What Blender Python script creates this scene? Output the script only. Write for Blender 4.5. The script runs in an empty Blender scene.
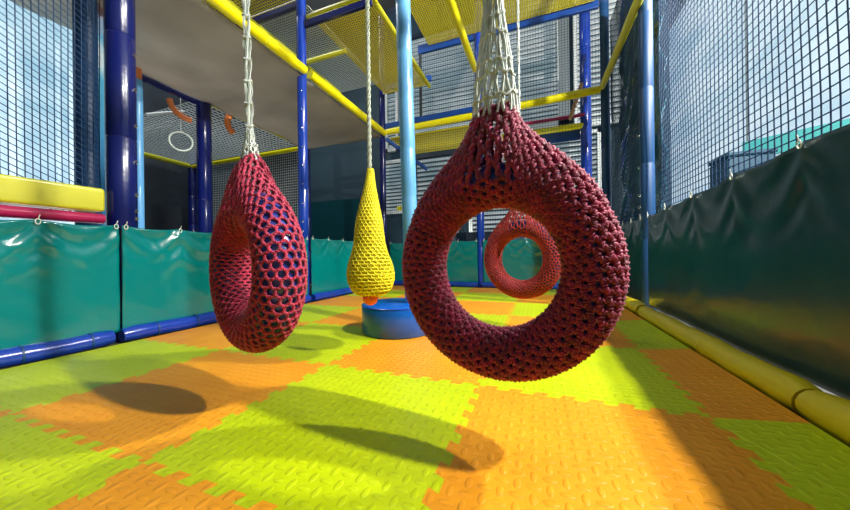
import bpy, math, random
import numpy as np
from mathutils import Vector, Matrix, noise
random.seed(4)
PI = math.pi
sc = bpy.context.scene
COL = sc.collection

# ------------------------------------------------------------------ materials
def nodes(name):
    m = bpy.data.materials.new(name); m.use_nodes = True
    nt = m.node_tree
    return m, nt, nt.nodes['Principled BSDF']

def mat(name, col, rough=.5, metal=0, coat=0, var=0.0, vscale=8, bump=0, bscale=40, sheen=0, trans=0, spec=.5, sss=0):
    m, nt, b = nodes(name)
    b.inputs['Base Color'].default_value = (*col, 1)
    b.inputs['Roughness'].default_value = rough
    b.inputs['Metallic'].default_value = metal
    b.inputs['Coat Weight'].default_value = coat
    b.inputs['Coat Roughness'].default_value = .12
    b.inputs['Sheen Weight'].default_value = sheen
    b.inputs['Specular IOR Level'].default_value = spec
    tc = nt.nodes.new('ShaderNodeTexCoord')
    if var:
        n = nt.nodes.new('ShaderNodeTexNoise'); n.inputs['Scale'].default_value = vscale; n.inputs['Detail'].default_value = 4
        nt.links.new(tc.outputs['Object'], n.inputs['Vector'])
        r = nt.nodes.new('ShaderNodeValToRGB')
        r.color_ramp.elements[0].position = .3; r.color_ramp.elements[1].position = .7
        r.color_ramp.elements[0].color = (*[c * (1 - var) for c in col], 1)
        r.color_ramp.elements[1].color = (*[min(1, c * (1 + var)) for c in col], 1)
        nt.links.new(n.outputs['Fac'], r.inputs['Fac']); nt.links.new(r.outputs['Color'], b.inputs['Base Color'])
    if bump:
        n = nt.nodes.new('ShaderNodeTexNoise'); n.inputs['Scale'].default_value = bscale; n.inputs['Detail'].default_value = 3
        nt.links.new(tc.outputs['Object'], n.inputs['Vector'])
        bp = nt.nodes.new('ShaderNodeBump'); bp.inputs['Strength'].default_value = 1; bp.inputs['Distance'].default_value = bump
        nt.links.new(n.outputs['Fac'], bp.inputs['Height']); nt.links.new(bp.outputs['Normal'], b.inputs['Normal'])
    if trans:
        out = nt.nodes['Material Output']
        t = nt.nodes.new('ShaderNodeBsdfTranslucent'); t.inputs['Color'].default_value = (*col, 1)
        mx = nt.nodes.new('ShaderNodeMixShader'); mx.inputs['Fac'].default_value = trans
        nt.links.new(b.outputs[0], mx.inputs[1]); nt.links.new(t.outputs[0], mx.inputs[2]); nt.links.new(mx.outputs[0], out.inputs['Surface'])
    return m

def emis(name, c0, c1, strength, scale=(1, 1, 1), nscale=1.5, dist=1.5):
    m, nt, b = nodes(name)
    b.inputs['Base Color'].default_value = (.5, .5, .5, 1)
    tc = nt.nodes.new('ShaderNodeTexCoord'); mp = nt.nodes.new('ShaderNodeMapping'); mp.inputs['Scale'].default_value = scale
    n = nt.nodes.new('ShaderNodeTexNoise'); n.inputs['Scale'].default_value = nscale; n.inputs['Detail'].default_value = 3; n.inputs['Distortion'].default_value = dist
    r = nt.nodes.new('ShaderNodeValToRGB'); r.color_ramp.elements[0].position = .35; r.color_ramp.elements[1].position = .6
    r.color_ramp.elements[0].color = (*c0, 1); r.color_ramp.elements[1].color = (*c1, 1)
    nt.links.new(tc.outputs['Object'], mp.inputs['Vector']); nt.links.new(mp.outputs[0], n.inputs['Vector'])
    nt.links.new(n.outputs['Fac'], r.inputs['Fac']); nt.links.new(r.outputs['Color'], b.inputs['Emission Color'])
    b.inputs['Emission Strength'].default_value = strength
    return m

def foam(name, col, col2):
    """EVA mat: embossed grains laid in a basket pattern, done as bump from Object coordinates"""
    m, nt, b = nodes(name); N = nt.nodes; L = nt.links
    b.inputs['Roughness'].default_value = .42
    b.inputs['Specular IOR Level'].default_value = .35
    tc = N.new('ShaderNodeTexCoord'); sep = N.new('ShaderNodeSeparateXYZ'); L.new(tc.outputs['Object'], sep.inputs[0])
    def M(op, a, c=None, d=None):
        n = N.new('ShaderNodeMath'); n.operation = op
        for k, v in enumerate((a, c, d)):
            if v is None: continue
            if isinstance(v, (int, float)): n.inputs[k].default_value = v
            else: L.new(v, n.inputs[k])
        return n.outputs[0]
    S = 21
    X = M('MULTIPLY', sep.outputs[0], S); Y = M('MULTIPLY', sep.outputs[1], S)
    u = M('SUBTRACT', M('FRACT', X), .5); v = M('SUBTRACT', M('FRACT', Y), .5)
    par = M('FLOORED_MODULO', M('ADD', M('FLOOR', X), M('FLOOR', Y)), 2)
    inv = M('SUBTRACT', 1, par)
    a = M('ADD', M('MULTIPLY', u, par), M('MULTIPLY', v, inv))
    c = M('ADD', M('MULTIPLY', v, par), M('MULTIPLY', u, inv))
    e = M('ADD', M('POWER', M('MULTIPLY', a, 2.1), 2), M('POWER', M('MULTIPLY', c, 4.2), 2))
    h = M('SUBTRACT', 1, e); h = M('MAXIMUM', h, 0); h = M('POWER', h, .6)
    bp = N.new('ShaderNodeBump'); bp.inputs['Strength'].default_value = 1; bp.inputs['Distance'].default_value = .003
    L.new(h, bp.inputs['Height']); L.new(bp.outputs[0], b.inputs['Normal'])
    n = N.new('ShaderNodeTexNoise'); n.inputs['Scale'].default_value = 3; n.inputs['Detail'].default_value = 5
    L.new(tc.outputs['Object'], n.inputs['Vector'])
    r = N.new('ShaderNodeValToRGB'); r.color_ramp.elements[0].position = .3; r.color_ramp.elements[1].position = .75
    r.color_ramp.elements[0].color = (*col2, 1); r.color_ramp.elements[1].color = (*col, 1)
    L.new(n.outputs['Fac'], r.inputs[0]); L.new(r.outputs[0], b.inputs['Base Color'])
    return m

M_LIME = foam('foam_lime', (.50, .60, .0), (.42, .53, .0))
M_ORANGE = foam('foam_orange', (.80, .34, .012), (.72, .27, .008))
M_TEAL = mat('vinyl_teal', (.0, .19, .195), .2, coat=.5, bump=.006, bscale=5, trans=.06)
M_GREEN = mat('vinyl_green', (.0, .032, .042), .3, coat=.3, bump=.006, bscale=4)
M_BLUE = mat('padding_blue', (.005, .04, .36), .25, coat=.4, bump=.002, bscale=25)
M_DBLUE = mat('padding_dark_blue', (.003, .008, .11), .25, coat=.3, bump=.002, bscale=25)
M_BEAM = mat('beam_blue', (.005, .05, .26), .35)
M_SEA = mat('padding_sea_blue', (.002, .045, .15), .5)
M_PADBLUE = mat('round_pad_blue', (.0, .10, .50), .3, coat=.3, bump=.001, bscale=12)
M_LBLUE = mat('column_light_blue', (.12, .37, .68), .35, coat=.2, bump=.003, bscale=9)
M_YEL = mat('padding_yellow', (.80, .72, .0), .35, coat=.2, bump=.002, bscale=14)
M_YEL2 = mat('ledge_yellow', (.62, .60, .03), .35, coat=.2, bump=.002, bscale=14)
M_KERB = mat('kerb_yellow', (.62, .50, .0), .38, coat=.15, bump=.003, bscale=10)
M_YNET = mat('net_yellow', (.75, .66, .02), .6)
M_BNET = mat('net_black', (.008, .01, .014), .7)
M_NNET = mat('net_navy', (.004, .04, .12), .6)
M_WNET = mat('net_white', (.55, .62, .62), .6)
M_RED = mat('yarn_crimson', (.40, .006, .050), .6, var=.35, vscale=30, bump=.002, bscale=300, sheen=.25)
M_WINE = mat('yarn_wine', (.29, .004, .05), .6, var=.45, vscale=25, bump=.002, bscale=300, sheen=.2)
M_RUST = mat('yarn_rust', (.46, .025, .02), .6, var=.3, vscale=30, bump=.002, bscale=300, sheen=.2)
M_YARNY = mat('yarn_yellow', (.78, .70, .01), .6, var=.15, vscale=20, bump=.002, bscale=300)
M_TUBE = mat('inner_tube_blue', (.03, .05, .30), .3, coat=.3, bump=.002, bscale=20)
M_ROPE = mat('rope_white', (.62, .68, .62), .7, var=.2, vscale=40, bump=.002, bscale=400)
M_BALL = mat('ball_orange', (.80, .13, .02), .45)
M_PINK = mat('pipe_pink', (.48, .01, .10), .35)
M_GREY = mat('sheet_grey', (.50, .46, .40), .3, coat=.35, var=.35, vscale=1.6, bump=.008, bscale=3, trans=.6)
M_DARK = mat('hall_dark', (.012, .02, .03), .7, var=.4, vscale=1)
M_DTEAL = mat('panel_dark_teal', (.0, .035, .045), .3, coat=.3)
M_CEIL = mat('ceiling_grey', (.10, .11, .12), .8)
M_WHITE = mat('white_frame', (.62, .66, .66), .5)
M_PALE = mat('pale_wall', (.40, .52, .62), .7, var=.15, vscale=.8)
M_STRIPE = mat('teal_stripe', (.03, .26, .26), .6)
M_SLAT = mat('slat_grey', (.30, .38, .42), .45)
M_DFRAME = mat('frame_dark', (.01, .014, .018), .4)
M_CHROME = mat('chrome', (.75, .75, .72), .2, metal=1)
M_TAN = mat('rope_tan', (.5, .26, .10), .7, var=.3, vscale=60)
M_HOSE = mat('hose_orange', (.75, .22, .06), .45)
M_CRATE = mat('crate_slate', (.02, .07, .12), .5)
M_LACE = mat('cord_white', (.7, .75, .7), .6)
M_SUB = mat('subfloor', (.05, .05, .05), .8)
M_WINL = emis('window_daylight_left', (.16, .42, .62), (.44, .72, .90), .95, (1, .5, 1.4), .9, 1.5)
M_GLOWR = emis('wall_glow_right', (.34, .54, .70), (.60, .76, .88), .88, (1, .35, 1.2), .9, 1.2)  # emission stands in for the brightly lit white wall at right
M_WINB = emis('window_daylight_back', (.30, .48, .55), (.62, .76, .80), .42, (1, 1, 1), .8)
M_BULB = emis('lamp_tube', (1, .97, .9), (1, .97, .9), 3.0)

# mural: a beach print
def mural():
    m, nt, b = nodes('mural_print'); N = nt.nodes; L = nt.links
    tc = N.new('ShaderNodeTexCoord'); sep = N.new('ShaderNodeSeparateXYZ'); L.new(tc.outputs['Object'], sep.inputs[0])
    n = N.new('ShaderNodeTexNoise'); n.inputs['Scale'].default_value = 5; n.inputs['Detail'].default_value = 4
    L.new(tc.outputs['Object'], n.inputs['Vector'])
    a = N.new('ShaderNodeMath'); a.operation = 'MULTIPLY_ADD'; a.inputs[1].default_value = .7; L.new(n.outputs['Fac'], a.inputs[0]); L.new(sep.outputs[2], a.inputs[2])
    mr = N.new('ShaderNodeMapRange'); mr.inputs['From Min'].default_value = 1.2; mr.inputs['From Max'].default_value = 4.4; L.new(a.outputs[0], mr.inputs['Value'])
    r = N.new('ShaderNodeValToRGB'); cr = r.color_ramp
    cr.elements[0].position = 0; cr.elements[0].color = (.02, .25, .55, 1)
    cr.elements[1].position = 1; cr.elements[1].color = (.55, .75, .75, 1)
    for p, c in ((.22, (.05, .40, .65, 1)), (.30, (.65, .75, .8, 1)), (.36, (.05, .35, .6, 1)), (.5, (.55, .25, .28, 1)), (.62, (.5, .48, .2, 1)), (.78, (.45, .5, .2, 1))):
        e = cr.elements.new(p); e.color = c
    L.new(mr.outputs[0], r.inputs[0]); L.new(r.outputs[0], b.inputs['Base Color'])
    return m
M_MURAL = mural()

# ------------------------------------------------------------------ helpers
class MB:
    def __init__(s): s.v = []; s.f = []
    def add(s, vs, fs):
        o = len(s.v); s.v += [tuple(p) for p in vs]; s.f += [tuple(i + o for i in f) for f in fs]
    def box(s, c, d, rot=None):
        x, y, z = (k / 2 for k in d)
        vs = [Vector((i * x, j * y, k * z)) for i in (-1, 1) for j in (-1, 1) for k in (-1, 1)]
        if rot is not None: vs = [rot @ p for p in vs]
        s.add([p + Vector(c) for p in vs], [(0, 1, 3, 2), (4, 6, 7, 5), (0, 4, 5, 1), (2, 3, 7, 6), (0, 2, 6, 4), (1, 5, 7, 3)])
    def tube(s, pts, r, sides=8, cap=True, closed=False):
        P = [Vector(p) for p in pts]; n = len(P)
        rr = r if hasattr(r, '__len__') else [r] * n
        if closed: T = [(P[(i + 1) % n] - P[i - 1]).normalized() for i in range(n)]
        else: T = [(P[min(i + 1, n - 1)] - P[max(i - 1, 0)]).normalized() for i in range(n)]
        up = Vector((0, 0, 1)) if abs(T[0].z) < .9 else Vector((1, 0, 0))
        N = (up - T[0] * up.dot(T[0])).normalized(); vs = []; fs = []
        for i in range(n):
            N = (N - T[i] * N.dot(T[i])).normalized(); B = T[i].cross(N)
            for k in range(sides):
                a = 2 * PI * k / sides; vs.append(P[i] + (N * math.cos(a) + B * math.sin(a)) * rr[i])
        m = n if closed else n - 1
        for i in range(m):
            for k in range(sides):
                a = i * sides; b = ((i + 1) % n) * sides; k2 = (k + 1) % sides
                fs.append((a + k, a + k2, b + k2, b + k))
        if cap and not closed:
            fs.append(tuple(reversed(range(sides)))); fs.append(tuple((n - 1) * sides + k for k in range(sides)))
        s.add(vs, fs)
    def lathe(s, prof, c=(0, 0, 0), seg=48):
        vs = []; fs = []; n = len(prof)
        for i in range(seg):
            a = 2 * PI * i / seg
            vs += [(c[0] + r * math.cos(a), c[1] + r * math.sin(a), c[2] + z) for r, z in prof]
        for i in range(seg):
            j = (i + 1) % seg
            for k in range(n - 1): fs.append((i * n + k, j * n + k, j * n + k + 1, i * n + k + 1))
        s.add(vs, fs)
    def obj(s, name, m, parent=None, smooth=True, loc=None):
        if loc is not None:
            L = Vector(loc); s.v = [tuple(Vector(p) - L) for p in s.v]
        me = bpy.data.meshes.new(name); me.from_pydata(s.v, [], s.f); me.update()
        me.materials.append(m)
        if smooth:
            me.polygons.foreach_set('use_smooth', [True] * len(me.polygons)); 
            try: me.set_sharp_from_angle(angle=math.radians(45))
            except Exception: pass
        o = bpy.data.objects.new(name, me); COL.objects.link(o)
        if loc is not None: o.location = loc
        if parent: o.parent = parent
        return o

def npobj(name, V, F, m, parent=None):
    me = bpy.data.meshes.new(name)
    me.vertices.add(len(V)); me.vertices.foreach_set('co', V.astype(np.float32).ravel())
    me.loops.add(F.size); me.loops.foreach_set('vertex_index', F.astype(np.int32).ravel())
    me.polygons.add(len(F)); me.polygons.foreach_set('loop_start', np.arange(0, F.size, F.shape[1], dtype=np.int32))
    me.polygons.foreach_set('use_smooth', np.ones(len(F), bool))
    me.update(calc_edges=True); me.materials.append(m)
    o = bpy.data.objects.new(name, me); COL.objects.link(o)
    if parent: o.parent = parent
    return o

def tag(o, label=None, cat=None, group=None, kind=None):
    if label: o['label'] = label
    if cat: o['category'] = cat
    if group: o['group'] = group
    if kind: o['kind'] = kind
    return o
def thing(name, label, cat, loc=(0, 0, 0), rz=0, group=None):
    o = bpy.data.objects.new(name, None); o.empty_display_size = .1; COL.objects.link(o)
    o.location = loc; o.rotation_euler = (0, 0, rz)
    return tag(o, label, cat, group)
def struct(name, mb, m, parent=None, smooth=False):
    o = mb.obj(name, m, parent, smooth)
    if parent is None: o['kind'] = 'structure'
    return o
def boxobj(name, lo, hi, m, parent=None, kind=None):
    b = MB(); b.box([(a + c) / 2 for a, c in zip(lo, hi)], [c - a for a, c in zip(lo, hi)])
    o = b.obj(name, m, parent, False)
    if kind: o['kind'] = kind
    return o

XL, XR, YB, ZR = -2.15, 2.5, 6.0, 3.72     # left, right, back planes and rail height

# ------------------------------------------------------------------ hall shell
boxobj('floor', (-10.5, -3.2, -.1), (7, 11.2, -.001), M_SUB, kind='structure')
boxobj('ceiling', (-10.5, -3.2, 9.5), (7, 11.2, 9.6), M_CEIL, kind='structure')
boxobj('wall_back', (-10.5, 11, 0), (7, 11.2, 9.5), M_DARK, kind='structure')
boxobj('wall_front', (-10.5, -3.2, 0), (7, -3, 9.5), M_DARK, kind='structure')
boxobj('wall_left', (-10.5, -3, 0), (-10.3, 11, 9.5), M_DARK, kind='structure')
boxobj('wall_right', (6.8, -3, 0), (7, 11, 9.5), M_DARK, kind='structure')

# ------------------------------------------------------------------ foam mats
def edge(p, q, nrm, flat, n=15, h=.019, dv=.008):
    """shared jigsaw outline of the border from p to q; nrm = +1 normal side"""
    P = Vector(p); D = Vector(q) - P; Nn = Vector((-D.y, D.x))
    if flat: return [p]
    out = [P]; a, b = .035, .965; w = (b - a) / n; lev = 0
    for k in range(n + 1):
        s = a + k * w
        new = 0 if k == n else (1 if k % 2 == 0 else -1)
        d = 0
        if lev and new: d = dv if lev == 1 else -dv
        out.append(P + D * (s + d) + Nn * h * lev)
        out.append(P + D * (s - d) + Nn * h * new)
        lev = new
    return out
def mat_outline(i, j, x0, x1, y0, y1, fl):
    bot = edge((x0, y0), (x1, y0), 1, fl[0]); right = edge((x1, y0), (x1, y1), 1, fl[1])
    top = edge((x0, y1), (x1, y1), 1, fl[2]); left = edge((x0, y0), (x0, y1), 1, fl[3])
    v = lambda L: [Vector(p) for p in L]
    pts = v(bot) + v(right)
    pts += [Vector((x1, y1))] + list(reversed(v(top)))[:(-1 if len(top) > 1 else 0) or None]
    if len(top) == 1: pts = v(bot) + v(right) + [Vector((x1, y1))]
    pts += [Vector((x0, y1))] + (list(reversed(v(left)))[:-1] if len(left) > 1 else [])
    return pts
colw = {-2: 'leftmost column', -1: 'second column from left', 0: 'middle column',
        1: 'fourth column from left', 2: 'strip against yellow kerb'}
roww = {-1: 'front row at the bottom edge', 0: 'second row from the front', 1: 'third row from the front', 2: 'fourth row from the front',
        3: 'fifth row from the front', 4: 'sixth row, near the back', 5: 'last row at the back vinyl'}
for i in range(-2, 3):
    for j in range(-1, 6):
        x0, x1, y0, y1 = i, i + 1, j, j + 1
        if i == -2: x0 = -2.0
        if i == 2: x1 = 2.31
        if j == 5: y1 = 5.88
        if i == 2:   # short teeth on a strip: keep cross edges flat but cut with fewer teeth
            pts = [Vector((x0, y0)), Vector((x1, y0)), Vector((x1, y1)), Vector((x0, y1))]
            left = [Vector(p) for p in edge((x0, y0), (x0, y0 + 1), 1, j == 5)]
            if j < 5: pts = pts[:3] + [Vector((x0, y1))] + list(reversed(left))[:-1]
        else:
            pts = mat_outline(i, j, x0, x1, y0, y1, (j == -1, j == 5, j == 5, i == -2 or j == 5))
        # drop duplicates
        q = []
        for p in pts:
            if not q or (p - q[-1]).length > 1e-5: q.append(p)
        if (q[0] - q[-1]).length < 1e-5: q.pop()
        n = len(q); T = .018
        cx, cy = (x0 + x1) / 2, (y0 + y1) / 2
        lift = lambda p: max(0, p.x - 2.2) * .28
        b = MB()
        b.add([(p.x - cx, p.y - cy, lift(p)) for p in q] + [(p.x - cx, p.y - cy, T + lift(p)) for p in q],
              [tuple(reversed(range(n))), tuple(range(n, 2 * n))] + [(k, (k + 1) % n, n + (k + 1) % n, n + k) for k in range(n)])
        lime = (i + j) % 2 == 0
        o = b.obj('foam_mat', M_LIME if lime else M_ORANGE, None, False)
        o.location = (cx, cy, 0)
        tag(o, ('lime green' if lime else 'orange') + ' foam mat, ' + colw[i] + ', ' + roww[j], 'floor mat', 'jigsaw foam mats on the floor')

# ------------------------------------------------------------------ padded pads along the floor
def floor_pad(a, b, r, m, label, cat='floor pad', bands=(), squash=1.0, group=None, name='floor_pad', bandm=None):
    A, B = Vector(a), Vector(b); n = 24; pts = []
    L = (B - A).length
    for k in range(n + 1):
        t = k / n; pts.append(A.lerp(B, t) + Vector((0, 0, .004 * math.sin(t * L * 9))))
    rr = [r * (.86 if k in (0, n) else 1 + .03 * math.sin(k * 1.7)) for k in range(n + 1)]
    mb = MB(); mb.tube([p - A for p in pts], rr, 14)
    t = thing(name, label, cat, A, 0, group)
    sleeve = mb.obj('pad_sleeve', m, t)
    D = (B - A).normalized()
    for s in bands:
        bb = MB(); c = D * s
        bb.tube([c - D * .006, c + D * .006], r * 1.06, 14)
        bb.obj('tape_band', bandm or M_SEA, sleeve)
    return t
G = 'padded tubes along the floor edge'
floor_pad((-2.09, -1.4, .07), (-2.09, .84, .07), .065, M_BLUE, 'blue floor pad under the nearest left teal vinyl', bands=(.6, 1.2, 1.75, 2.1), group=G)
floor_pad((-2.09, .9, .07), (-2.09, 3.2, .07), .065, M_BLUE, 'blue floor pad behind the left ring swing', bands=(.25, .6, .9, 1.2, 1.6, 2.0), group=G)
floor_pad((-2.09, 3.3, .07), (-2.09, 5.85, .07), .065, M_BLUE, 'blue floor pad left of the yellow crochet bag', bands=(.4, .8, 1.2, 1.7, 2.2), group=G)
floor_pad((-2.0, 5.94, .07), (.08, 5.94, .07), .06, M_BLUE, 'blue floor pad under the back teal vinyl, left part', bands=(.5, 1.1, 1.6), group=G)
floor_pad((.18, 5.94, .07), (2.4, 5.94, .07), .06, M_BLUE, 'blue floor pad under back vinyl behind the small ring swing', bands=(.5, 1.1, 1.6), group=G)
GK = 'yellow kerb pads along the right wall'
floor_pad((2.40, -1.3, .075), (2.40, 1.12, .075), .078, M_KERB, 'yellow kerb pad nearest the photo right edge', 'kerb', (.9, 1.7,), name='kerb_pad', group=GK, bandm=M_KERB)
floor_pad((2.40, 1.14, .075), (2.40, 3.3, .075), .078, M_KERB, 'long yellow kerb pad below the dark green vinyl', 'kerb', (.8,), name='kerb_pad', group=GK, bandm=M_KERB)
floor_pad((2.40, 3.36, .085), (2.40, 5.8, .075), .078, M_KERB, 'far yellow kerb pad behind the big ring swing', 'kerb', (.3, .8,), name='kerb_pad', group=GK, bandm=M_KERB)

# ------------------------------------------------------------------ vinyl panels
def vinyl(axis, fixed, a0, a1, z0, z1, m, label, seed, inward, ties=5, amp=.018, group='vinyl panels around the play floor'):
    """axis 'y': panel in plane x=fixed running along y"""
    nu = max(24, int((a1 - a0) * 48)); nv = 44; V = []; F = []
    for i in range(nu + 1):
        for j in range(nv + 1):
            u = i / nu; v = j / nv; a = a0 + (a1 - a0) * u
            tie = abs(math.sin(u * PI * ties))
            zt = z1 - .022 * tie + (max(0, 3.5 - a) * .045 if inward < 0 and axis == 'y' else 0)
            z = z0 + (zt - z0) * v
            w = noise.noise(Vector((a * 1.1 + seed, z * 1.6, seed))) * 2.2 + noise.noise(Vector((a * 3.2, z * 3.4 + a * 1.5, seed + 9))) * .9
            fold = 0
            if v > .55:   # swagged creases hanging from the ties near the top
                g = (v - .55) / .45
                fold = math.sin((v * 11 + 2.2 * tie) * 2.4 + seed) * g * 1.1 * (1 - .3 * tie)
            rg = 1 - abs(noise.noise(Vector((a * 1.6 + seed * 2, z * 3.1 + a * .9, 3)))) * 5
            rg2 = 1 - abs(noise.noise(Vector((a * 2.3 + z * 2.5, z * 1.8 - a * 1.4 + seed, 8)))) * 6
            w = w * .8 + (max(0, rg) * .7 + max(0, rg2) * .6) * ((.12 + .88 * max(0, (v - .5) * 2)) if inward > 0 or axis == 'x' else .15)
            d = amp * (w + fold) * (.35 + .65 * math.sin(PI * min(1, max(0, u))) ** .4) 
            if v > .93: d *= .6
            off = inward * abs(d) if False else inward * d
            V.append((fixed + off, a, z) if axis == 'y' else (a, fixed + off, z))
    for i in range(nu):
        for j in range(nv):
            p = i * (nv + 1) + j; F.append((p, p + nv + 1, p + nv + 2, p + 1))
    c = Vector((fixed, a0, z0)) if axis == 'y' else Vector((a0, fixed, z0))
    t = thing('vinyl_panel', label, 'vinyl panel', c, 0, group)
    b = MB(); b.add([Vector(p) - c for p in V], F)
    o = b.obj('vinyl_sheet', m, t)
    s = o.modifiers.new('s', 'SOLIDIFY'); s.thickness = .006; s.offset = 0
    for k in range(ties + 1):
        a = a0 + (a1 - a0) * min(max(k / ties, .01), .99)
        e = MB(); x = fixed + inward * .018
        P = Vector((x, a, z1 - .015 + (max(0, 3.5 - a) * .045 if inward < 0 else 0))) if axis == 'y' else Vector((a, x, z1 - .015)); P -= c
        dv = Vector((0, 1, 0)) if axis == 'y' else Vector((1, 0, 0))
        e.tube([P + dv * math.cos(q) * .013 + Vector((0, 0, math.sin(q) * .02)) for q in [2 * PI * k2 / 10 for k2 in range(10)]], .0035, 5, closed=True)
        e.tube([P + Vector((0, 0, .015)), P + Vector((0, 0, .05)) + dv * .01], .003, 5)
        e.obj('tie', M_LACE, t)
    return t
vinyl('y', -2.11, -1.4, .90, .10, 1.03, M_TEAL, 'shiny teal vinyl panel nearest the photo left edge', 3.1, 1, 5)
vinyl('y', -2.11, .92, 3.21, .10, 1.03, M_TEAL, 'teal vinyl panel behind the left ring swing', 7.7, 1, 5)
vinyl('y', -2.17, 3.36, 5.9, .10, 1.05, M_TEAL, 'teal vinyl panel behind the yellow crochet bag', 12.3, 1, 6)
vinyl('x', 6.02, -2.08, .07, .10, 1.05, M_TEAL, 'back teal vinyl panel left of its blue post', 5.5, -1, 5, .014)
vinyl('x', 6.02, .19, 2.42, .10, 1.05, M_TEAL, 'back teal vinyl panel seen through the small ring', 15.5, -1, 5, .014)
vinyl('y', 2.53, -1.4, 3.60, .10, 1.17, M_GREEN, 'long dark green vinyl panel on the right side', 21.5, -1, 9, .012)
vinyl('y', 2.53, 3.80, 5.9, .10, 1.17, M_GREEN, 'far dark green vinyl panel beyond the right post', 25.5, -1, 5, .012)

# ------------------------------------------------------------------ posts
def post(x, y, z1, r, m, label, hooks=(), side=(1, 0), group='blue padded posts', z0=0, name='padded_post', cat='post', joints=True):
    t = thing(name, label, cat, (x, y, z0), 0, group)
    b = MB(); n = 14; H = z1 - z0
    prof = [(.001, 0), (r * .94, 0), (r, .02)]
    k = .9
    while k < H - .2:
        if joints: prof += [(r, k - .012), (r * .95, k), (r, k + .012)]
        k += .93
    prof += [(r, H - .02), (r * .94, H), (.001, H)]
    b.lathe(prof, seg=24); b.obj('post_sleeve', m, t)
    sd = Vector((*side, 0)).normalized()
    for h in hooks:
        e = MB(); P = sd * (r + .012) + Vector((0, 0, h - z0))
        tang = Vector((-sd.y, sd.x, 0))
        e.tube([P + sd * math.cos(q) * .013 + Vector((0, 0, 1)) * math.sin(q) * .016 for q in [2 * PI * i / 10 for i in range(10)]], .004, 5, closed=True)
        e.tube([P, P - sd * (r * .5 + .01) + tang * r * .7 + Vector((0, 0, .05))], .0035, 5)
        e.obj('lacing_hook', M_CHROME, t)
    return t
cam_side = (.9, .1)
post(-2.24, .985, 5.4, .105, M_DBLUE, 'thick blue padded post beside the yellow ledge', hooks=[1.1, 1.17, 1.32, 1.62, 1.95, 2.28, 2.6], side=(1, .55))
post(-2.26, 3.30, 6.4, .075, M_BLUE, 'blue padded post between left ring swing and yellow bag', hooks=[1.15, 1.3, 1.6, 1.9, 2.2, 2.5, 2.8, 3.1, 3.4], side=(.6, -.8))
post(-2.26, 6.05, 6.8, .075, M_DBLUE, 'dark blue padded post behind the yellow bag rope', hooks=[1.4, 1.9, 2.4, 2.9, 3.3], side=(.6, -.8))
post(.13, 6.1, 7.2, .085, M_BLUE, 'blue back post behind the big ring rope net', hooks=[1.3, 1.7], side=(1, -.5))
post(2.58, 6.1, 7.2, .08, M_SEA, 'sea blue post in the far right corner', hooks=[1.5, 2.2, 2.9], side=(-1, -.4))
post(2.60, 3.84, 5.4, .075, M_SEA, 'sea blue post in the right side net', hooks=[1.3, 1.45, 1.8, 2.2], side=(-1, .3))
post(-1.25, 6.1, 5.6, .035, M_DARK, 'slim dark upright right of the light blue column', z0=4.0, joints=False)
GO = 'posts of the outer climbing frame'
post(-4.6, 3.30, 5.8, .12, M_DBLUE, 'broad navy post left of the left ring swing, outside', group=GO)
post(-4.6, 6.05, 6.2, .09, M_DBLUE, 'navy post at the outer frame behind the crimson left ring rope', group=GO)
post(-9.3, 6.05, 4.2, .12, M_DBLUE, 'farthest navy post of the outer frame, left', group=GO)
post(-3.05, 1.08, 5.8, .09, M_SEA, 'sea blue post outside the left net by the mural', group=GO)
post(2.42, 7.38, 7.6, .12, M_BLUE, 'tall blue post beyond the back net, far right', group=GO)
post(-2.26, 7.4, 7.6, .08, M_DBLUE, 'blue post of the rear deck left of light blue column', group=GO)
t = post(-4.35, 2.16, 3.45, .06, M_LBLUE, 'slim light blue padded pole with orange cap outside left', group='light blue padded poles', name='padded_pole', cat='pole')
b = MB(); b.tube([(0, 0, 3.45), (0, 0, 3.62)], .05, 12); b.obj('cap', M_HOSE, t)

# ------------------------------------------------------------------ padded rails
def rail(a, b_, r, m, label, name='padded_rail', cat='rail', group='yellow padded rails', bands=()):
    A, B = Vector(a), Vector(b_); D = (B - A)
    t = thing(name, label, cat, A, 0, group)
    q = MB(); n = 8
    q.tube([D * (k / n) for k in range(n + 1)], [r * (.9 if k in (0, n) else 1) for k in range(n + 1)], 14); sleeve = q.obj('rail_sleeve', m, t)
    for s in bands:
        c = D * s; u = D.normalized(); q = MB(); q.tube([c - u * .01, c + u * .01], r * 1.05, 14); q.obj('tape_band', M_YEL2, sleeve)
    return t
rail((XL, -.5, ZR), (XL, 3.24, ZR), .075, M_YEL, 'bright yellow rail rising over the left ring swing', bands=(.5, .8))
rail((XL, 3.36, ZR), (XL, 5.95, ZR), .075, M_YEL, 'bright yellow rail between the left post and corner post', bands=(.5,))
rail((-2.1, 6.0, ZR+.04), (.04, 6.0, ZR+.07), .075, M_YEL, 'yellow back rail crossing behind the light blue column', bands=(.33, .66))
rail((.22, 6.0, ZR+.08), (2.48, 6.0, ZR+.16), .075, M_YEL, 'yellow back rail right of the big rope net', bands=(.4, .8))
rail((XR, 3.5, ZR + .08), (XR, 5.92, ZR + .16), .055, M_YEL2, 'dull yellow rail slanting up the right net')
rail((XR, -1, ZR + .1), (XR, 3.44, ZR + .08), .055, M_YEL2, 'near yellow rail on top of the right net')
# upper rails
rail((-2.15, 3.36, 4.62), (-.92, 3.36, 4.62), .075, M_YEL, 'upper yellow rail right of the left blue post')
rail((-1.0, 3.5, 4.66), (-.98, 5.95, 4.62), .045, M_YEL2, 'thin yellow rail edging the upper deck, behind column')
rail((.09, 3.4, 4.64), (.13, 5.72, 4.62), .065, M_YEL, 'yellow rail pointing down at the back, beside big rope net')
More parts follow.
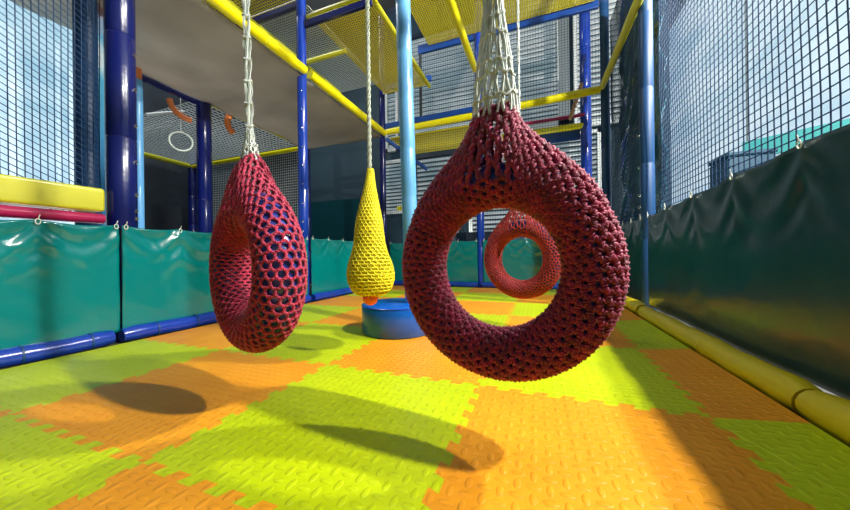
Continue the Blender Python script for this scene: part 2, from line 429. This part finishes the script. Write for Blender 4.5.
# outer / rear frame
GR = 'thin yellow rails of the outer frame'
rail((-9.2, 6.0, ZR), (-4.7, 6.0, ZR), .06, M_YEL, 'long thin yellow rail outside, left of left ring rope', group=GR)
rail((-4.5, 6.0, ZR), (-2.36, 6.0, ZR), .05, M_YEL2, 'short thin yellow rail between the two left blue posts', group=GR)
rail((-4.55, 3.45, ZR), (-4.55, 5.95, ZR), .06, M_YEL2, 'thin yellow rail under the grey sheet edge', group=GR)
rail((-9.2, 4.2, ZR), (-9.2, 5.9, ZR), .07, M_YEL2, 'farthest thin yellow rail beyond the navy post', group=GR)
rail((.3, 7.35, ZR + .02), (2.45, 7.35, ZR + .02), .075, M_YEL, 'far yellow rail low at the rear deck, right side', group=GR)
rail((-2.6, 7.6, 2.15), (-.2, 7.6, 2.15), .075, M_YEL, 'low yellow rail behind the base of the light blue column', group=GR)
rail((.3, 7.3, ZR + .25), (2.45, 7.3, ZR + .25), .04, M_PINK, 'thin dull pink rail on the rear deck', group='pink pipes')
# blue beams
GB = 'blue beams of the frame'
def beam(a, b_, w, h, m, label, group=GB):
    A, B = Vector(a), Vector(b_); D = B - A; q = MB()
    rot = D.to_track_quat('X', 'Z').to_matrix()
    q.box(D / 2, (D.length, w, h), rot)
    o = q.obj('frame_beam', m, None, False); o.location = A
    bv = o.modifiers.new('b', 'BEVEL'); bv.width = .008; bv.segments = 2
    return tag(o, label, 'beam', group)
beam((-2.18, 6.06, ZR + .21), (.04, 6.06, ZR + .24), .06, .13, M_BEAM, 'blue beam just above the back rail, left half')
beam((-2.18, 6.1, 4.9), (-.98, 6.1, 4.9), .06, .14, M_BEAM, 'short blue beam at the rear of the upper mesh deck')
beam((-1.3, 6.1, 5.62), (.04, 6.1, 5.62), .07, .2, M_BEAM, 'high blue beam left of the big rope net')
beam((.22, 6.1, 5.62), (2.49, 6.1, 5.62), .07, .2, M_BEAM, 'high blue beam right of the big rope net')
beam((-2.18, 3.30, 4.50), (-.95, 3.30, 4.50), .06, .1, M_DBLUE, 'dark blue beam under the upper yellow rail')
beam((-4.6, 3.42, 5.0), (-2.34, 3.42, 5.0), .07, .12, M_DBLUE, 'dark blue beam crossing the top left mesh')
beam((-2.14, 6.0, 3.6), (-1.4, 6.9, 3.0), .05, .09, M_BEAM, 'blue diagonal brace by the corner post')
beam((.3, 7.45, ZR - .15), (2.3, 7.45, ZR - .15), .06, .24, M_BEAM, 'dark blue beam below the far yellow rail')
beam((-2.3, 6.02, 1.9), (-2.3, 6.02, 1.9001), .01, .01, M_DARK, 'x') if False else None
GO2 = 'overhead beams carrying the swings'
for yy, lb in ((.48, 'overhead blue beam carrying the two front ring swings'), (1.28, 'overhead blue beam carrying the yellow bag'), (2.29, 'overhead blue beam carrying the small ring swing')):
    beam((-2.2, yy, 4.62), (2.55, yy, 4.62), .05, .08, M_BEAM, lb, GO2)

# ------------------------------------------------------------------ nets
def net(name, P0, U, Vv, nu, nv, r, m, label, group='safety nets', disp=None, segs=None, diag=False, cat='net'):
    """strand grid from P0 along vectors U and Vv; disp(u,v)->Vector offset"""
    P0, U, Vv = Vector(P0), Vector(U), Vector(Vv); N = U.cross(Vv).normalized()
    lines = []
    f = lambda u, v: P0 + U * u + Vv * v + (disp(u, v) if disp else Vector())
    for i in range(nu + 1):
        k = segs[1] if segs else 1
        lines.append([f(i / nu, q / k) for q in range(k + 1)])
    for j in range(nv + 1):
        k = segs[0] if segs else 1
        lines.append([f(q / k, j / nv) for q in range(k + 1)])
    V = []; F = []
    for L in lines:
        o = len(V); n = len(L); D = (L[-1] - L[0]).normalized(); S = D.cross(N).normalized()
        for p in L:
            V += [p + S * r, p + N * r, p - S * r, p - N * r]
        for q in range(n - 1):
            for s in range(4):
                a = o + q * 4; s2 = (s + 1) % 4
                F.append((a + s, a + s2, a + 4 + s2, a + 4 + s))
    Va = np.array([tuple(p - P0) for p in V]); o = npobj(name, Va, np.array(F), m); o.location = P0
    return tag(o, label, cat, group)
def sag(s, amp, nrm):
    nrm = Vector(nrm)
    return lambda u, v: nrm * amp * noise.noise(Vector((u * 4 + s, v * 3, s))) + Vector((0, 0, 1)) * (amp * .35 * noise.noise(Vector((u * 3, v * 4 + s, 4))))
SP = .055
net('safety_net', (2.66, -1.3, 1.24), (0, 4.90, 0), (0, 0, 3.9), int(4.9 / SP), int(3.9 / .06), .0042, M_NNET, 'navy mesh net above the dark green vinyl on the right', disp=sag(3, .04, (1, 0, 0)), segs=(40, 34))
net('safety_net', (2.66, 3.93, 1.22), (0, 2.1, 0), (0, 0, 3.9), int(2.1 / SP), int(3.9 / .06), .004, M_NNET, 'navy mesh net between the right post and far corner', disp=sag(8, .04, (1, 0, 0)), segs=(24, 34))
net('safety_net', (-2.42, -1.3, 2.1), (0, 2.22, -1.1), (0, 0, 4.4), 56, 84, .0036, M_NNET, 'navy mesh net over the yellow ledge at left', disp=sag(5, .03, (1, 0, 0)), segs=(20, 30))
net('safety_net', (-2.15, 6.22, 1.05), (2.2, 0, 0), (0, 0, 5.9), 40, 107, .003, M_NNET, 'fine net across the back, left of the back post')
net('safety_net', (.22, 6.22, 1.05), (2.28, 0, 0), (0, 0, 5.9), 41, 107, .003, M_NNET, 'fine net across the back, right of the back post')
# mesh decks seen from below
GD = 'yellow mesh decks overhead'
net('mesh_deck', (-2.15, 3.4, 4.70), (1.15, 0, 0), (0, 2.6, 0), 26, 58, .0095, M_YNET, 'yellow mesh deck above the light blue column', group=GD, cat='mesh deck')
net('mesh_deck', (-1.0, 3.6, 5.62), (3.4, 0, 0), (0, 2.4, 0), 76, 54, .0115, M_YNET, 'high yellow mesh deck at the top middle', group=GD, cat='mesh deck')
net('mesh_deck', (-2.1, 6.15, ZR - .06), (2.4, 0, 0), (0, 1.3, 0), 54, 29, .0105, M_YNET, 'rear yellow mesh deck under the back rail', group=GD, cat='mesh deck')
net('mesh_deck', (-4.5, 1.0, 5.0), (2.2, 0, 0), (0, 2.35, 0), 44, 47, .0085, M_YNET, 'yellow mesh deck at top left over the grey sheet', group=GD, cat='mesh deck')
net('mesh_deck', (-4.5, 3.5, 5.0), (2.2, 0, 0), (0, 2.5, 0), 44, 50, .006, M_WNET, 'pale mesh deck beyond the left blue post, high', group=GD, cat='mesh deck')
rail((-3.4, 1.2, 4.92), (-3.4, 5.9, 4.92), .05, M_YEL2, 'dull yellow rail under the top left mesh deck', group=GR)
rail((-4.5, 4.6, 4.92), (-2.3, 4.6, 4.92), .05, M_YEL2, 'dull yellow cross rail under the pale mesh deck', group=GR)
net('mesh_deck', (-9.1, 3.3, ZR + .05), (4.4, 0, 0), (0, 2.6, 0), 40, 24, .008, M_WNET, 'pale mesh deck far outside left', group=GD, cat='mesh deck')
net('safety_net', (-9.2, 6.1, 1.2), (4.5, 0, 0), (0, 0, 2.5), 60, 34, .004, M_WNET, 'pale net hanging below the long thin yellow rail', )

# grey sheet under the outer deck
b = MB(); V = []; F = []; nx, ny = 24, 60
for i in range(nx + 1):
    for j in range(ny + 1):
        x = -4.5 + 2.28 * i / nx; y = -.6 + 6.5 * j / ny
        z = 3.66 - .07 * math.sin(PI * i / nx) - .025 * math.sin(y * 7 + x * 1.3) * (.3 + .7 * (y > 3.2)) + .05 * noise.noise(Vector((x, y, 2)))
        V.append((x, y, z))
for i in range(nx):
    for j in range(ny):
        p = i * (ny + 1) + j; F.append((p, p + ny + 1, p + ny + 2, p + 1))
b.add(V, F); o = b.obj('deck_sheet', M_GREY); md = o.modifiers.new('s', 'SOLIDIFY'); md.thickness = .012
tag(o, 'sagging grey vinyl sheet under the outer deck, below the yellow rail', 'vinyl sheet')
beam((-4.58, -.6, 3.62), (-4.58, 3.15, 3.62), .07, .08, M_DBLUE, 'dark blue beam along the grey sheet outer edge')

# ------------------------------------------------------------------ crochet
def yarn(A, B, N, rad, hel, turns=1.0, seg=6, sides=5, over=.12):
    """two twisted strands along every edge A->B (numpy arrays), N = surface normals"""
    D = B - A; L = np.linalg.norm(D, axis=1, keepdims=True); T = D / np.maximum(L, 1e-9)
    N = N - T * (N * T).sum(1, keepdims=True); N /= np.maximum(np.linalg.norm(N, axis=1, keepdims=True), 1e-9)
    S = np.cross(T, N); n = len(A); Vs = []; Fs = []; base = 0
    th = np.linspace(-over, 1 + over, seg + 1)
    for s in range(2):
        V = np.zeros((n, seg + 1, sides, 3))
        for k, t in enumerate(th):
            ph = PI * s + 2 * PI * turns * t
            env = .55 + .45 * math.sin(PI * min(1, max(0, t)))
            bulge = 0.25 * hel * math.sin(PI * min(1, max(0, t)))
            c = A + D * t + (N * math.cos(ph) + S * math.sin(ph)) * hel * env + N * bulge
            for q in range(sides):
                a = 2 * PI * q / sides
                V[:, k, q] = c + (N * math.cos(a) + S * math.sin(a)) * rad * (.8 if k in (0, seg) else 1)
        Vs.append(V.reshape(-1, 3))
        idx = np.arange(n)[:, None, None] * (seg + 1) * sides + np.arange(seg)[None, :, None] * sides
        q = np.arange(sides)[None, None, :]; q2 = (q + 1) % sides
        F = np.stack([idx + q, idx + q2, idx + sides + q2, idx + sides + q], -1).reshape(-1, 4)
        Fs.append(F + base); base += len(Vs[-1])
    return np.concatenate(Vs), np.concatenate(Fs)

RR, RT = .31, .102
sil = [(0, 0, .60), (6, .022, .603), (12, .045, .602), (18, .066, .588), (24, .095, .52), (32, .150, .455), (42, .235, .375), (52, .312, .285), (60, .355, .208)]
def outer(th):
    """outline at angle th (radians from the top, signed)"""
    d = abs(math.degrees(th)); s = 1 if th >= 0 else -1
    if d >= 60: return (math.sin(th) * (RR + RT), math.cos(th) * (RR + RT))
    for a, b_ in zip(sil, sil[1:]):
        if a[0] <= d <= b_[0]:
            t = (d - a[0]) / (b_[0] - a[0]); t2 = t
            return (s * (a[1] + (b_[1] - a[1]) * t2), a[2] + (b_[2] - a[2]) * t2)
def S(th, ph):
    cx, cz = RR * math.sin(th), RR * math.cos(th); c, s = math.cos(ph), math.sin(ph)
    if c > 0:
        ox, oz = outer(th); k = c
        stretch = math.hypot(ox - cx, oz - cz) / RT
        dep = RT * math.copysign(abs(s) ** (1 / (1 + .0 * stretch)), s)
        if stretch > 1.05: dep *= 1 - .18 * c * min(1, stretch - 1)
        return (cx + (ox - cx) * k, dep, cz + (oz - cz) * k)
    return (cx + RT * c * math.sin(th), RT * s, cz + RT * c * math.cos(th))
def theta_table(NU):
    ths = np.linspace(-PI, PI, 721); P = np.array([outer(t) for t in ths])
    dl = np.hypot(*np.diff(P, axis=0).T) * .55 + np.diff(ths) * .41 * .45
    cum = np.r_[0, np.cumsum(dl)]; cum /= cum[-1]
    return np.interp(np.arange(NU) / NU, cum, ths)
def crochet_cover(name, NU, NV, rad, hel, m, parent):
    th = theta_table(NU); dv = 2 * PI / NV
    def pt(i, j):
        # zig-zag the grid so the brick pattern becomes honeycomb
        t0 = th[i % NU]; t1 = th[(i + 1) % NU] if i % NU < NU - 1 else th[0] + 2 * PI
        z = .17 * (t1 - t0) * (1 if (i + j) % 2 else -1)
        tt = t0 + z
        if tt > PI: tt -= 2 * PI
        if tt < -PI: tt += 2 * PI
        return np.array(S(tt, dv * (j % NV)))
    P = np.array([[pt(i, j) for j in range(NV)] for i in range(NU)])
    C = np.array([[(RR * math.sin(t), 0, RR * math.cos(t))] * NV for t in th]).reshape(NU, NV, 3)
    du = np.roll(P, -1, 0) - np.roll(P, 1, 0); dvv = np.roll(P, -1, 1) - np.roll(P, 1, 1)
    N = np.cross(du, dvv); N /= np.maximum(np.linalg.norm(N, axis=2, keepdims=True), 1e-9)
    sg = np.sign((N * (P - C)).sum(2, keepdims=True)); sg[sg == 0] = 1; N *= sg
    A = []; B = []; NN = []
    for i in range(NU):
        for j in range(NV):
            j2 = (j + 1) % NV; i2 = (i + 1) % NU
            A.append(P[i, j]); B.append(P[i, j2]); NN.append(N[i, j] + N[i, j2])
            if (i + j) % 2 == 1:
                A.append(P[i, j]); B.append(P[i2, j]); NN.append(N[i, j] + N[i2, j])
    V, F = yarn(np.array(A), np.array(B), np.array(NN), rad, hel)
    return npobj(name, V, F, m, parent)
def inner_tube(parent, m):
    V = []; F = []; n, k = 96, 24
    for i in range(n):
        a = 2 * PI * i / n
        for j in range(k):
            q = 2 * PI * j / k; r = RR + (RT - .012) * math.cos(q)
            V.append((r * math.sin(a), (RT - .012) * math.sin(q), r * math.cos(a)))
    for i in range(n):
        for j in range(k):
            F.append((i * k + j, i * k + (j + 1) % k, ((i + 1) % n) * k + (j + 1) % k, ((i + 1) % n) * k + j))
    b = MB(); b.add(V, F); return b.obj('inner_tube', m, parent)

def rope_net(parent, prof, n, r, m, name='rope_collar', twist=.0):
    """open net of cords running up a tapering sleeve with cross loops"""
    b = MB(); pr = prof
    def R(z):
        for a, c in zip(pr, pr[1:]):
            if a[0] <= z <= c[0]: return a[1] + (c[1] - a[1]) * (z - a[0]) / (c[0] - a[0])
        return pr[-1][1]
    z0, z1 = pr[0][0], pr[-1][0]; ns = 26
    for k in range(n):
        a0 = 2 * PI * k / n; pts = []
        for q in range(ns + 1):
            z = z0 + (z1 - z0) * q / ns; rr = R(z); a = a0 + .35 * math.sin(q * .9 + (k % 2) * PI) * (PI / n) * 1.6 + twist * q / ns
            pts.append((rr * math.cos(a), rr * .62 * math.sin(a), z))
        b.tube(pts, r * (1 + .15 * math.sin(k * 3)), 6)
    # cross loops with a scalloped hang
    zz = z0 + .075; step = .065
    while zz < z1 - .02:
        pts = []
        for q in range(36):
            a = 2 * PI * q / 36; z = zz + .008 * math.sin(a * n / 2) + .014 * math.sin(a + zz * 40)
            rr = R(zz) * 1.06; pts.append((rr * math.cos(a), rr * .66 * math.sin(a), z))
        b.tube(pts, r * 1.0, 5, closed=True); zz += step; step *= 1.12
    return b.obj(name, m, parent)
def chain_rope(parent, z0, z1, w, r, m, x0=0):
    """rope of long chained loops, a bound knot every 0.12 m"""
    b = MB()
    for k in range(4):
        pts = []; n = int((z1 - z0) / .03)
        for q in range(n + 1):
            z = z0 + (z1 - z0) * q / n; a = k * PI / 2 + z * 5.0
            rr = w * (.75 + .25 * math.cos(z * 52)); pts.append((x0 + rr * math.cos(a), rr * math.sin(a), z))
        b.tube(pts, r, 5)
    z = z0 + .05
    while z < z1:
        b.tube([(x0 + w * .95 * math.cos(a), w * .95 * math.sin(a), z + .008 * math.sin(a * 2)) for a in [2 * PI * q / 12 for q in range(12)]], r * 1.1, 5, closed=True)
        z += .12
    return b.obj('rope', m, parent)

BEAMZ = 4.58
def ring_swing(loc, rz, ry, scale, label, cover, collar_prof, n, cord, rope_w, tilt=0, NU=62, NV=30, rad=.0056, hel=.0052, core=.31, tube=.102):
    global RR, RT
    RR, RT = core, tube
    t = thing('ring_swing', label, 'ring swing', loc, rz, 'crocheted ring swings')
    t.rotation_euler = (tilt, ry, rz); t.scale = (scale,) * 3
    inner_tube(t, M_TUBE)
    crochet_cover('crochet_cover', NU, NV, rad, hel, cover, t)
    rope_net(t, collar_prof, n, cord, M_ROPE)
    top = collar_prof[-1][0]
    chain_rope(t, top - .03, (BEAMZ - loc[2]) / scale / math.cos(ry), rope_w, cord * 1.35, M_ROPE)
    return t
ring_swing((1.163, .50, .683), math.radians(-11), 0, .985, 'big wine red crocheted ring swing in the foreground', M_WINE,
           [(.56, .085), (.62, .080), (.78, .062), (.96, .036), (1.3, .026)], 20, .0050, .018, rad=.0082, hel=.0062, NU=76, NV=32, core=.320, tube=.084)
ring_swing((-.02, .47, .672), math.radians(-20), math.radians(-2.5), .95, 'crimson crocheted ring swing on the left, seen nearly edge on', M_RED,
           [(.565, .066), (.62, .054), (.68, .030), (.74, .022)], 16, .0048, .017, rad=.0052, hel=.0044, NU=68, NV=32, tube=.108)
ring_swing((1.165, 2.29, .69), math.radians(-19), 0, .90, 'small rust red ring swing seen through the big ring', M_RUST,
           [(.565, .066), (.62, .054), (.70, .030), (.80, .02)], 12, .0038, .010, rad=.0048, hel=.0044, NU=84, NV=36, core=.318, tube=.088)

# ------------------------------------------------------------------ yellow crochet bag and ball
bag = thing('crochet_bag', 'yellow crocheted teardrop bag swing hanging above the blue pad', 'bag swing', (.17, 1.28, .44), 0)
bp = [(0, .05), (.015, .095), (.05, .135), (.11, .160), (.17, .166), (.24, .155), (.31, .130), (.38, .112), (.46, .104), (.54, .095), (.62, .078), (.70, .058), (.78, .040), (.85, .028), (.92, .018)]
def bagR(z):
    for a, c in zip(bp, bp[1:]):
        if a[0] <= z <= c[0]: return a[1] + (c[1] - a[1]) * (z - a[0]) / (c[0] - a[0])
    return .018
NU, NV = 44, 40; P = np.zeros((NU, NV, 3)); ctr = np.zeros((NU, NV, 3))
for j in range(NV):
    z = .92 * j / (NV - 1); r = bagR(z)
    for i in range(NU):
        a = 2 * PI * (i + .18 * (1 if (i + j) % 2 else -1)) / NU
        rr = r * (1 + .05 * math.cos(a * 2 + z * 4) + .04 * math.sin(a * 3 + 1))
        cx = -.012 * math.sin(z * 4); P[i, j] = (cx + rr * math.cos(a), rr * math.sin(a), z); ctr[i, j] = (0, 0, z)
N = P - ctr; N /= np.linalg.norm(N, axis=2, keepdims=True)
A = []; B = []; NN = []
for i in range(NU):
    for j in range(NV):
        A.append(P[i, j]); B.append(P[(i + 1) % NU, j]); NN.append(N[i, j])
        if j < NV - 1 and (i + j) % 2: A.append(P[i, j]); B.append(P[i, j + 1]); NN.append(N[i, j])
V, F = yarn(np.array(A), np.array(B), np.array(NN), .0042, .0034); npobj('crochet_net', V, F, M_YARNY, bag)
b = MB()
prof = [(.001, .004)] + [(r_ * .90, z_ + .004) for z_, r_ in bp] + [(.001, .921)]
b.lathe(prof, seg=32); b.obj('lining', M_YARNY, bag)
b = MB()
for k in range(3):
    b.tube([(.008 * math.cos(k * 2 * PI / 3 + z * 42), .008 * math.sin(k * 2 * PI / 3 + z * 42), z) for z in [.88 + (BEAMZ - .44 - .88) * q / 400 for q in range(401)]], .0085, 6)
b.obj('twisted_rope', mat('rope_grey', (.36, .40, .31), .7, var=.2, vscale=40), bag)
b = MB(); b.lathe([(.001 + .055 * math.sin(PI * k / 12), -.055 * math.cos(PI * k / 12)) for k in range(13)], seg=24)
o = b.obj('ball', M_BALL); o.location = (.175, 1.26, .431)
tag(o, 'orange ball poking out under the yellow crocheted bag', 'ball')

# ------------------------------------------------------------------ round pad and column
pc = (.05, 1.99)
pad = thing('round_pad', 'blue round foam pad on the mats under the column', 'round pad', (pc[0], pc[1], .018))
b = MB(); r, H = .345, .262
b.lathe([(.001, 0), (r - .012, 0), (r, .012), (r, H - .02), (r - .006, H - .006), (r - .02, H), (.001, H + .004)], seg=72); b.obj('pad_body', M_PADBLUE, pad)
b = MB(); b.lathe([(r - .006, H - .012), (r + .003, H - .008), (r - .006, H - .002)], seg=72); b.obj('piping', M_BLUE, pad)
col = thing('padded_column', 'light blue padded column standing on the round blue pad', 'column', (pc[0] + .125, pc[1] + .05, .018 + H + .004))
b = MB(); r = .072; prof = [(.001, 0), (r, 0)]
z = .55
while z < 5.2: prof += [(r, z - .02), (r * .955, z), (r * 1.01, z + .02)]; z += .44 + .1 * random.random()
prof += [(r, 5.3), (.001, 5.3)]
b.lathe(prof, seg=28); b.obj('column_sleeve', M_LBLUE, col); col.rotation_euler = (0, math.radians(-1.1), math.radians(20))

# ------------------------------------------------------------------ left side furniture
t = thing('padded_ledge', 'yellow padded ledge above the left teal vinyl', 'ledge', (-2.26, -1.27, 1.14))
b = MB(); b.box((.0, 1.07, .1), (.16, 2.1, .2)); o = b.obj('ledge_body', M_YEL2, t, False)
m_ = o.modifiers.new('b', 'BEVEL'); m_.width = .025; m_.segments = 4
b = MB(); b.box((.0, .99, .1), (.166, .008, .204)); b.obj('seam', M_YEL, t, False)
o = rail((-2.2, -1.3, 1.08), (-2.2, .84, 1.08), .045, M_PINK, 'pink pipe just below the yellow ledge', name='pipe', cat='pipe', group='pink pipes')
b = MB(); b.box((0, 0, 1.5), (.03, .32, 3.6)); o = b.obj('mural_board', M_MURAL, None, False); o.location = (-3.3, 1.37, 1.2)
tag(o, 'colourful beach mural board behind the thick blue post', 'mural')

# left window, glowing stand-in for the white right wall, back louvres
def window(name, lo, hi, m, axis, bars):
    t = bpy.data.objects.new(name, None); COL.objects.link(t); t['kind'] = 'structure'; t.location = lo
    L = Vector(lo); H = Vector(hi) - L
    b = MB(); b.box(H / 2, [max(.03, k) for k in H]); b.obj('pane', m, t, False)
    b = MB(); a = 1 if axis == 'y' else 0
    for s in (0, 1):
        c = H / 2; c = Vector(c); c[a] = H[a] * s; d = [.1, .1, H.z + .1]; b.box(c, d)
        c = H / 2; c = Vector(c); c[2] = H.z * s; d = [.1, .1, .1]; d[a] = H[a] + .1; b.box(c, d)
    for q in bars:
        c = Vector(H / 2); c[a] = H[a] * q; b.box(c, [.06, .06, H.z])
    b.obj('window_frame', M_WHITE, t, False)
    return t
window('window_1', (-4.2, .1, .9), (-4.17, 1.6, 6.6), M_WINL, 'y', ())
window('right_wall_glow', (5.0, 3.6, 1.9), (5.03, 10.5, 7.2), M_GLOWR, 'y', (.45,))  # glowing pane added in place of the white wall behind the net
b = MB(); b.box((5.05, 4.5, .95), (.1, 12, 1.86)); struct('trim_1', b, M_PALE)
b = MB(); b.box((4.66, 4.9, 2.22), (1.15, .04, .26), Matrix.Rotation(math.radians(-36), 3, 'Z')); o = b.obj('counter_board', M_STRIPE, None, False, (4.66, 4.9, 2.09))
tag(o, 'teal board showing through the right net near the photo edge', 'board')
b = MB(); b.box((0, 0, 1.02), (.5, .5, 2.04)); b.box((0, 0, 2.07), (.54, .54, .06)); o = b.obj('storage_cabinet', M_CRATE, None, False); o.location = (4.05, 5.0, 0)
o.modifiers.new('b', 'BEVEL').width = .02
tag(o, 'dark slate storage cabinet behind the right net', 'cabinet')

def louvre(name, x0, x1, z0, z1, y, fr, n, m=M_SLAT, fw=.1):
    t = bpy.data.objects.new(name, None); COL.objects.link(t); t['kind'] = 'structure'; t.location = (x0, y, z0)
    W, H = x1 - x0, z1 - z0
    b = MB(); b.box((W / 2, .12, H / 2), (W, .03, H)); b.obj('pane', M_WINB, t, False)
    b = MB()
    for s in (0, 1):
        b.box((W * s, 0, H / 2), (fw, .12, H + fw)); b.box((W / 2, 0, H * s), (W + fw, .12, fw))
    b.obj('window_frame', fr, t, False)
    b = MB(); R = Matrix.Rotation(math.radians(38), 3, 'X')
    for k in range(n): b.box((W / 2, .02, H * (k + .5) / n), (W - fw, H / n * .72, .012), R)
    b.obj('slats', M_DFRAME, t, False)
    return t
louvre('window_3', -2.95, -.35, 4.4, 7.9, 8.6, M_DFRAME, 26)
louvre('window_4', -.1, 2.05, 4.3, 8.3, 8.6, M_WHITE, 30, fw=.3)
louvre('window_5', -3.6, -2.75, 2.2, 3.9, 8.6, M_WHITE, 14)
louvre('window_6', -2.45, -.9, 1.3, 3.95, 8.6, M_DFRAME, 18, fw=.14)
louvre('window_7', -.6, 2.9, 1.3, 4.0, 8.6, M_WHITE, 20)
louvre('window_8', 2.35, 3.7, 4.2, 8.0, 8.6, M_WHITE, 26)
louvre('window_9', -3.45, -3.05, 4.3, 6.3, 8.6, M_WHITE, 14)
b = MB(); b.box((-1.2, 8.9, 4.6), (11.5, .1, 9)); struct('wall_rear', b, mat('rear_wall', (.02, .05, .07), .7))
b = MB(); b.box((0, 0, 0), (3.2, .05, 2.6)); o = b.obj('backdrop_panel', M_DTEAL, None, False); o.location = (-5.2, 8.0, 1.35)
tag(o, 'dark teal panel in the gloom behind the left post', 'panel')

b = MB(); V = []; F = []; nx, ny = 60, 70
for i in range(nx + 1):
    for j in range(ny + 1):
        y, z = 3.95 + 2.0 * i / nx, 1.1 + 4.1 * j / ny; q = y * .9 + z * .75
        n1 = 1 - abs(noise.noise(Vector((q * 2.2, (z - y) * .5, 1)))) * 4; n2 = noise.noise(Vector((q * 5, z - y, 5)))
        V.append((.06 * max(0, n1) + .035 * n2, y - 3.95, z - 1.1))
for i in range(nx):
    for j in range(ny):
        p = i * (ny + 1) + j; F.append((p, p + ny + 1, p + ny + 2, p + 1))
b.add(V, F); o = b.obj('plastic_sheet', mat('sheet_teal', (.03, .14, .19), .16, coat=1, var=.6, vscale=2)); o.location = (2.79, 3.95, 1.1)
o.modifiers.new('s', 'SOLIDIFY').thickness = .006
tag(o, 'crumpled dark teal plastic sheet behind the far right net', 'plastic sheet')
# orange hoses, hoop, white bar, tan rope in the gloom behind left net
def hose(pts, r, m, name, label, cat, group=None, closed=False):
    b = MB(); L = Vector(pts[0]); b.tube([Vector(p) - L for p in pts], r, 10, closed=closed); o = b.obj(name, m); o.location = L
    return tag(o, label, cat, group)
def arc(c, r, a0, a1, n, ax, ay):
    c, ax, ay = Vector(c), Vector(ax), Vector(ay)
    return [c + ax * r * math.cos(a0 + (a1 - a0) * k / n) + ay * r * math.sin(a0 + (a1 - a0) * k / n) for k in range(n + 1)]
ex, ez = (.5, .86, 0), (0, 0, 1)
hose(arc((-4.7, 3.15, 3.62), .32, PI * 1.02, PI * 1.5, 8, ex, ez), .05, M_HOSE, 'curved_hose', 'orange curved hose end near the navy outer post', 'hose', 'orange curved hoses')
hose(arc((-4.55, 4.05, 3.55), .26, PI * .6, PI * 1.3, 8, ex, ez), .06, M_HOSE, 'curved_hose', 'orange curved hose end beside the left ring rope', 'hose', 'orange curved hoses')
b = hose(arc((-4.8, 3.02, 2.88), .17, 0, 2 * PI * 27 / 28, 27, ex, ez), .015, M_ROPE, 'hoop', 'small grey hoop hanging in the dark left opening', 'hoop', closed=True)
hose([(-4.8, 3.02, 3.05), (-4.8, 3.02, 3.7)], .008, M_ROPE, 'hanging_cord', 'thin cord holding the small grey hoop', 'cord')
hose([(-5.2, 2.7, 3.3), (-5.2, 3.3, 3.62)], .03, M_WHITE, 'white_bar', 'short white bar slanting in the dark left opening', 'bar')
pts = [(2.3 - .25 * q / 30 + .012 * math.cos(q * 1.6), 7.0, 4.55 - .75 * q / 30 + .02 * math.sin(q * 1.6)) for q in range(31)]
hose(pts, .04, M_TAN, 'coiled_rope', 'tan coiled rope leaning by the far right corner post', 'rope')
# rear play deck hardware: dark crates behind column base
b = MB(); b.box((0, 0, .55), (2.6, .7, 1.1)); b.box((.5, 0, 1.2), (.9, .6, .2)); o = b.obj('play_block', M_DARK, None, False); o.location = (-.7, 7.2, 0)
tag(o, 'dark block behind the back vinyl', 'block')

# ------------------------------------------------------------------ lights
def point(name, loc, power, size, col=(1, 1, 1)):
    l = bpy.data.lights.new(name, 'POINT'); l.energy = power; l.shadow_soft_size = size; l.color = col
    o = bpy.data.objects.new(name, l); COL.objects.link(o); o.location = loc; return o
def area(name, loc, rot, sx, sy, power, col=(1, 1, 1)):
    l = bpy.data.lights.new(name, 'AREA'); l.shape = 'RECTANGLE'; l.size = sx; l.size_y = sy; l.energy = power; l.color = col
    o = bpy.data.objects.new(name, l); COL.objects.link(o); o.location = loc; o.rotation_euler = rot; return o
point('hall_floodlight', (4.5, .5, 4.6), 2500, .09, (1, .97, .88))
point('hall_floodlight', (5.6, 3.2, 5.6), 3000, .12, (1, .97, .9))
area('ceiling_fill', (-.2, 2.6, 9.2), (0, 0, 0), 3, 3, 15, (.95, 1, 1))  # unseen overhead fill, added for base light in the room
area('ceiling_fill', (-5.5, 3, 9.2), (0, 0, 0), 3, 3, 450, (.9, .95, 1))  # added overhead fill, shines through the grey sheet from above
area('front_fill', (.3, -2.8, 3.2), (math.radians(80), 0, 0), 5, 2.5, 4, (.8, .92, 1))  # weak fill added from the front, no window on that side

area('rear_fill_uplight', (-.4, 7.9, .4), (PI, 0, 0), 3.5, .5, 90, (1, 1, .95))  # hidden uplight added to brighten the mesh deck undersides
area('sheet_fill_uplight', (-3.4, 2.2, .3), (PI, 0, 0), .6, 3, 45, (1, .97, .92))  # added behind the vinyl to light the grey sheet from below
w = bpy.data.worlds.new('world'); sc.world = w; w.use_nodes = True
w.node_tree.nodes['Background'].inputs[0].default_value = (.5, .6, .7, 1); w.node_tree.nodes['Background'].inputs[1].default_value = .1

# ------------------------------------------------------------------ camera
yaw, pitch, roll, f = 0.3547377489829427, 0.0007351764839593488, -0.013018240318800375, 303.05969214163446
fw = Vector((-math.sin(yaw) * math.cos(pitch), math.cos(yaw) * math.cos(pitch), math.sin(pitch)))
r0 = Vector((math.cos(yaw), math.sin(yaw), 0)); u0 = r0.cross(fw)
rt = r0 * math.cos(roll) + u0 * math.sin(roll); up = -r0 * math.sin(roll) + u0 * math.cos(roll)
cd = bpy.data.cameras.new('camera'); cam = bpy.data.objects.new('camera', cd); COL.objects.link(cam)
mw = Matrix((rt, up, -fw)).transposed().to_4x4(); mw.translation = (1.305097299286732, -0.6488562927987638, 0.7324326364053683)
cam.matrix_world = mw
cd.sensor_width = 36; cd.lens = f / 850 * 36; cd.clip_start = .05; cd.clip_end = 60
sc.camera = cam
vs = sc.view_settings; vs.view_transform = 'Standard'; vs.look = 'None'; vs.gamma = 1; vs.use_curve_mapping = False; vs.exposure = 0
